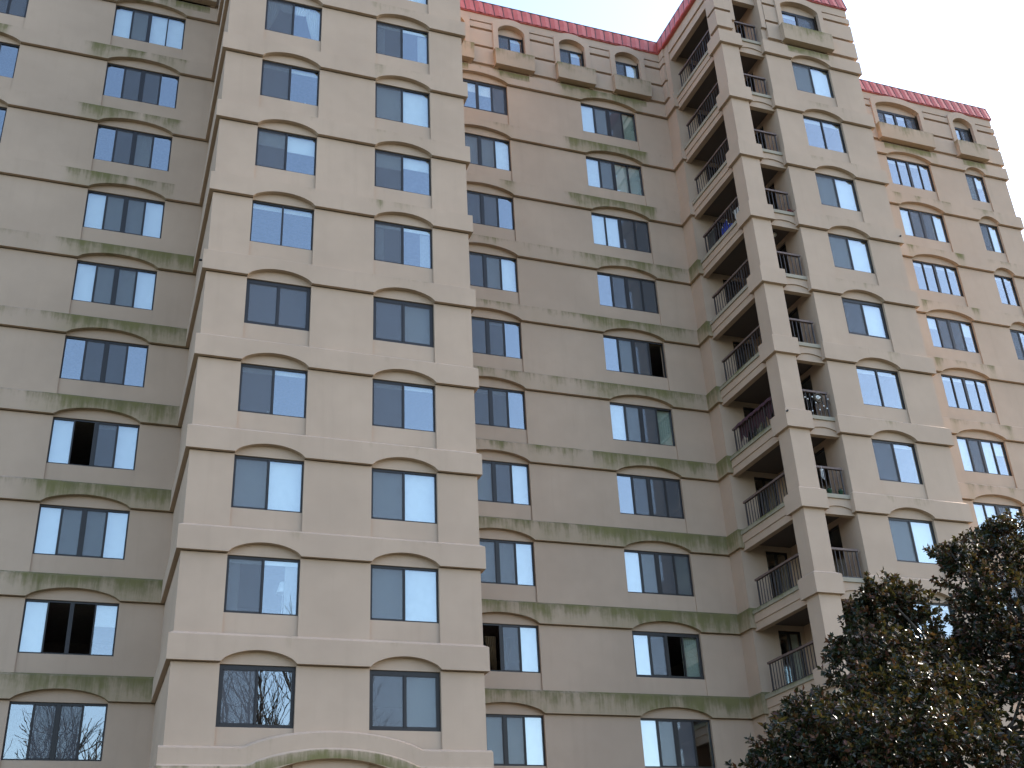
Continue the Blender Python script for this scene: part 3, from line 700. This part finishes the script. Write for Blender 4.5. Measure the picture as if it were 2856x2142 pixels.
b_ = MB(); b_.lathe(lx, ly, [(.001, zfl), (.14, zfl), (.14, zfl + .025), (.001, zfl + .025)], 20); b_.build('base', 'white', fl)
b_ = MB(); b_.tube([(lx, ly, zfl + .02), (lx, ly, zfl + 1.55)], .013, 8); b_.build('stem', 'white', fl)
b_ = MB(); b_.lathe(lx, ly, [(.17, 1.95), (.085, 2.24), (.08, 2.24), (.165, 1.95)], 24); b_.build('lamp_shade', 'white', fl, True)
# small ornaments on sills
def ornament(name, label, x, y, z, prof, matn):
    b_ = MB(); b_.lathe(x, y, [(r_, z + h_) for r_, h_ in prof], 12); return tag(b_.build(name, matn, None, True), label, 'ornament')
VASE = [(.001, 0), (.04, 0), (.06, .08), (.03, .15), (.04, .19), (.001, .19)]
slabz = lambda r: r * H - HW
for nm, lb, x, r in (('vase', 'small white vase on the sill, left pane, fourth bay floor from the bottom', .32, 3), ('vase', 'small pale vase on the sill, right pane, third bay window from the top', .95, 7)):
    ornament(nm, lb, x, .32 - .05, slabz(r) + .004, VASE, 'white')

# ------------------------------------------------------------------ evergreen tree at lower right
tree = thing('evergreen_tree', 'dense glossy evergreen tree with rusty tinged leaves in front of the balconies', 'tree')
rs = np.random.RandomState(5)
YT = -16.8
BL = [  # pixel of the clump's middle, distance behind/before the trunk's plane, radius in metres
 (2130, 2165, -.3, .34), (2200, 2100, -.6, .42), (2275, 2040, -.4, .42), (2300, 2150, -.8, .5), (2235, 1975, -.2, .20), (2345, 1985, -.2, .36),
 (2390, 1880, .1, .42), (2340, 1815, .4, .22), (2420, 1790, .2, .40), (2400, 2060, -1., .55), (2490, 1960, -.5, .58), (2500, 1850, .2, .46),
 (2430, 1700, .3, .30), (2490, 1710, .4, .40), (2450, 1640, .2, .20), (2540, 1690, .3, .32), (2500, 1645, .5, .18), (2575, 1750, .6, .32), (2400, 1690, .4, .17),
 (2590, 1850, .2, .45), (2610, 1960, -.6, .6), (2520, 2080, -1.1, .62), (2640, 2090, -1.2, .62), (2420, 2150, -1.2, .55), (2720, 1950, -.2, .50),
 (2632, 1545, .9, .20), (2690, 1540, .8, .30), (2750, 1500, .9, .26), (2790, 1475, .8, .20), (2830, 1500, .9, .34), (2700, 1630, .7, .42), (2790, 1590, .8, .46),
 (2665, 1560, .6, .22), (2720, 1720, .5, .40), (2800, 1700, .4, .55), (2830, 1830, .1, .60), (2740, 1830, .3, .45), (2690, 1800, .6, .28), (2880, 1620, .8, .5), (2920, 1500, 1., .42),
 (2850, 1935, -.1, .36), (2720, 2150, -1.2, .5), (2870, 2205, -1.1, .5), (2950, 1750, .4, .7), (2990, 1600, .9, .6), (3010, 1880, -.2, .7), (2960, 2120, -1., .6), (3080, 1720, .3, .8), (3100, 1980, -.4, .8), (3060, 1500, 1.0, .5)]
cent = []
for px, py, dy, r_ in BL: p = at(px, py, YT + dy); cent.append((np.array(p), r_))
def pix(p):
    d = Vector(p) - CAM; return 1428 + 3207 * d.dot(rt) / d.dot(fw), 1071 - 3207 * d.dot(up) / d.dot(fw)
for k in range(16):                                     # the far side of the crown, out of sight behind
    a = rs.uniform(0, 2 * np.pi); cent.append((np.array([10.2 + rs.uniform(-1.8, 2.6), YT + rs.uniform(.8, 2.8), rs.uniform(3.6, 5.6)]), rs.uniform(.5, .8)))
for k in range(14): cent.append((np.array([rs.uniform(8.2, 12.5), YT + rs.uniform(-2.2, 1.5), rs.uniform(3.2, 6.3)]), rs.uniform(.5, .9)))
for k in range(16): cent.append((np.array([rs.uniform(9.8, 13.2), YT + rs.uniform(-2.4, 1.6), rs.uniform(3.4, 7.4)]), rs.uniform(.6, .95)))     # the crown goes on out of frame; unseen clumps added to shade the visible part
keep = []
for i, (c, r_) in enumerate(cent):                       # an opening low in the crown where a limb and the wall behind show
    qx, qy = pix(c)
    if i >= len(BL) and (math.hypot(qx - 2835, qy - 2030) < 50 + r_ * 200 or qy - r_ * 215 < 1440): continue
    keep.append((c, r_))
cent = keep
LV = []; LT = []
base = np.array([[0, 0, 0], [.5, .42, .10], [1, 0, -.06], [.5, -.42, .10], [.5, 0, -.02]])
def unit(a): return a / (np.linalg.norm(a, axis=-1, keepdims=True) + 1e-9)
for c, r_ in cent:
    nt_ = int(450 * r_ * r_) + 14; n_ = 13
    d = rs.normal(size=(nt_, 3)); d[:, 2] += .15; d = unit(d)
    rr = r_ * (.42 + .66 * rs.rand(nt_) ** .6) * (1 + .18 * np.sin(d[:, 0] * 7 + c[0] * 3) * np.cos(d[:, 2] * 6 + c[2]))
    tips = c + d * rr[:, None] * np.array([1.1, 1.1, .92])
    ax = unit(d + np.array([0, 0, .5]) + rs.normal(size=(nt_, 3)) * .35)
    e1 = unit(np.cross(ax, [.3, .8, .5])); e2 = np.cross(ax, e1)
    a = rs.uniform(0, 6.28, (nt_, 1)) + np.arange(n_) * 2.4; sp = rs.uniform(.35, 1.2, (nt_, n_))
    A3, C3, S3 = ax[:, None], np.cos(sp)[..., None], np.sin(sp)[..., None]
    ld = A3 * C3 + (e1[:, None] * np.cos(a)[..., None] + e2[:, None] * np.sin(a)[..., None]) * S3; ld[..., 2] -= rs.uniform(0, .45, (nt_, n_)); ld = unit(ld)
    sd = unit(np.cross(ld, A3 + rs.normal(size=(nt_, n_, 3)) * .35)); nr = np.cross(sd, ld)
    L = rs.uniform(.05, .098, (nt_, n_, 1, 1)); o = tips[:, None] - A3 * (.055 * rs.rand(nt_, n_) * np.arange(n_) / 3)[..., None]
    v = o[:, :, None] + (base[:, :1] * ld[:, :, None] + base[:, 1:2] * .62 * sd[:, :, None] + base[:, 2:3] * nr[:, :, None]) * L
    LV.append(v.reshape(-1, 3)); LT.append(np.clip(.06 + .32 * rs.rand(nt_, 1) + .56 * rs.rand(nt_, n_) ** 1.2 + .34 * (rs.rand(nt_, n_) < .16), 0, 1).ravel())
V_ = np.concatenate(LV).astype(np.float32); LT = np.concatenate(LT).astype(np.float32); nl = len(LT)
me = bpy.data.meshes.new('crown'); idx = np.arange(nl)[:, None] * 5
quads = np.concatenate([idx + np.array([[0, 4, 1, 0]]) * 0 + np.array([[0, 1, 2, 4]]), idx + np.array([[0, 4, 2, 3]])], 1).reshape(-1, 4)
me.vertices.add(nl * 5); me.vertices.foreach_set('co', V_.ravel())
me.loops.add(quads.size); me.loops.foreach_set('vertex_index', quads.ravel().astype(np.int32))
me.polygons.add(len(quads)); me.polygons.foreach_set('loop_start', np.arange(len(quads), dtype=np.int32) * 4)
me.update(calc_edges=True); me.validate()
at_ = me.attributes.new('tint', 'FLOAT', 'POINT'); at_.data.foreach_set('value', np.repeat(LT, 5))
me.materials.append(M['leaf']); cr_ = bpy.data.objects.new('crown', me); col.objects.link(cr_); cr_.parent = tree; cr_['kind'] = 'stuff'
tk = MB(); tk.tube([(9.6, YT, -GZ - .1), (9.55, YT + .05, 1 - GZ), (9.4, YT, 2.1 - GZ), (9.1, YT - .05, 2.9 - GZ)], [.24, .2, .17, .15], 12); tk.build('trunk', 'bark', tree, True)
fork = Vector((9.1, YT - .05, 2.9))
mains = [at(2800, 2045, YT - .1), at(2960, 1850, YT + .2), Vector((10.6, YT + .6, 4.3)), Vector((9.6, YT + 1.8, 4.2))]
for i, mnt in enumerate(mains):
    l_ = MB(); mid = fork.lerp(mnt, .5) + Vector((0, 0, .1)); l_.tube([(p.x, p.y, p.z - GZ) for p in (fork, mid, mnt)], [.13, .11, .075], 9); l_.build('limb', 'bark', tree, True)
for c, r_ in cent:
    c = Vector(c); src = min(mains, key=lambda q: (q - c).length + (.8 if q.z > c.z else 0)); mid = src.lerp(c, .5) + Vector((rnd.uniform(-.15, .15), rnd.uniform(-.15, .15), -.12))
    l_ = MB(); l_.tube([(p.x, p.y, p.z - GZ) for p in (src, mid, c, c + (c - mid).normalized() * r_ * .6)], [.032, .022, .013, .004], 6); l_.build('branch', 'bark', tree, True)

# ------------------------------------------------------------------ bare trees behind the viewer, mirrored in the lowest windows
def bare_tree(x, y, h, seed, label):
    r_ = random.Random(seed); t = thing('bare_tree', label, 'tree', 'bare trees mirrored in the lowest windows'); tw = MB(); tk_ = MB()
    def grow(p, d, L, rad, lev):
        pts = [p]; q = p.copy(); dd = d.copy()
        for _ in range(3):
            dd = (dd + Vector((r_.gauss(0, .04 + .02 * lev), r_.gauss(0, .04 + .02 * lev), r_.gauss(0, .08) + .05))).normalized(); q = q + dd * (L / 3); pts.append(q.copy())
        rads = [rad * (1 - .12 * i) for i in range(4)]
        (tk_ if lev == 0 else tw).tube([(a.x, a.y, a.z - GZ) for a in pts], rads, 8 if lev < 2 else (5 if lev < 4 else 3), False)
        if lev >= 5: return
        for _ in range(3 if lev < 5 else 2):
            ax = dd.orthogonal().normalized(); ax.rotate(Matrix.Rotation(r_.uniform(0, 6.28), 3, dd)); nd = dd.copy(); nd.rotate(Matrix.Rotation(r_.uniform(.3, .8), 3, ax)); nd.z += .12
            grow(pts[r_.choice((1, 2, 3)) if lev else r_.choice((2, 3))], nd.normalized(), L * r_.uniform(.6, .82), rad * r_.uniform(.45, .68), lev + 1)
        grow(pts[3], dd, L * .75, rad * .62, lev + 1)
    grow(Vector((x, y, -.2)), Vector((0, 0, 1)), h * .33, h * .016, 0)
    tk_.build('trunk', 'bark', t, True); tw.build('branches', 'bark', t, True)
bare_tree(6.3, -35, 20, 3, 'tall bare tree behind the viewer, mirrored in the lowest window of the left bay')
bare_tree(-3.6, -36, 18.5, 12, 'bare tree behind the viewer, its twigs mirrored in the lowest far left window')
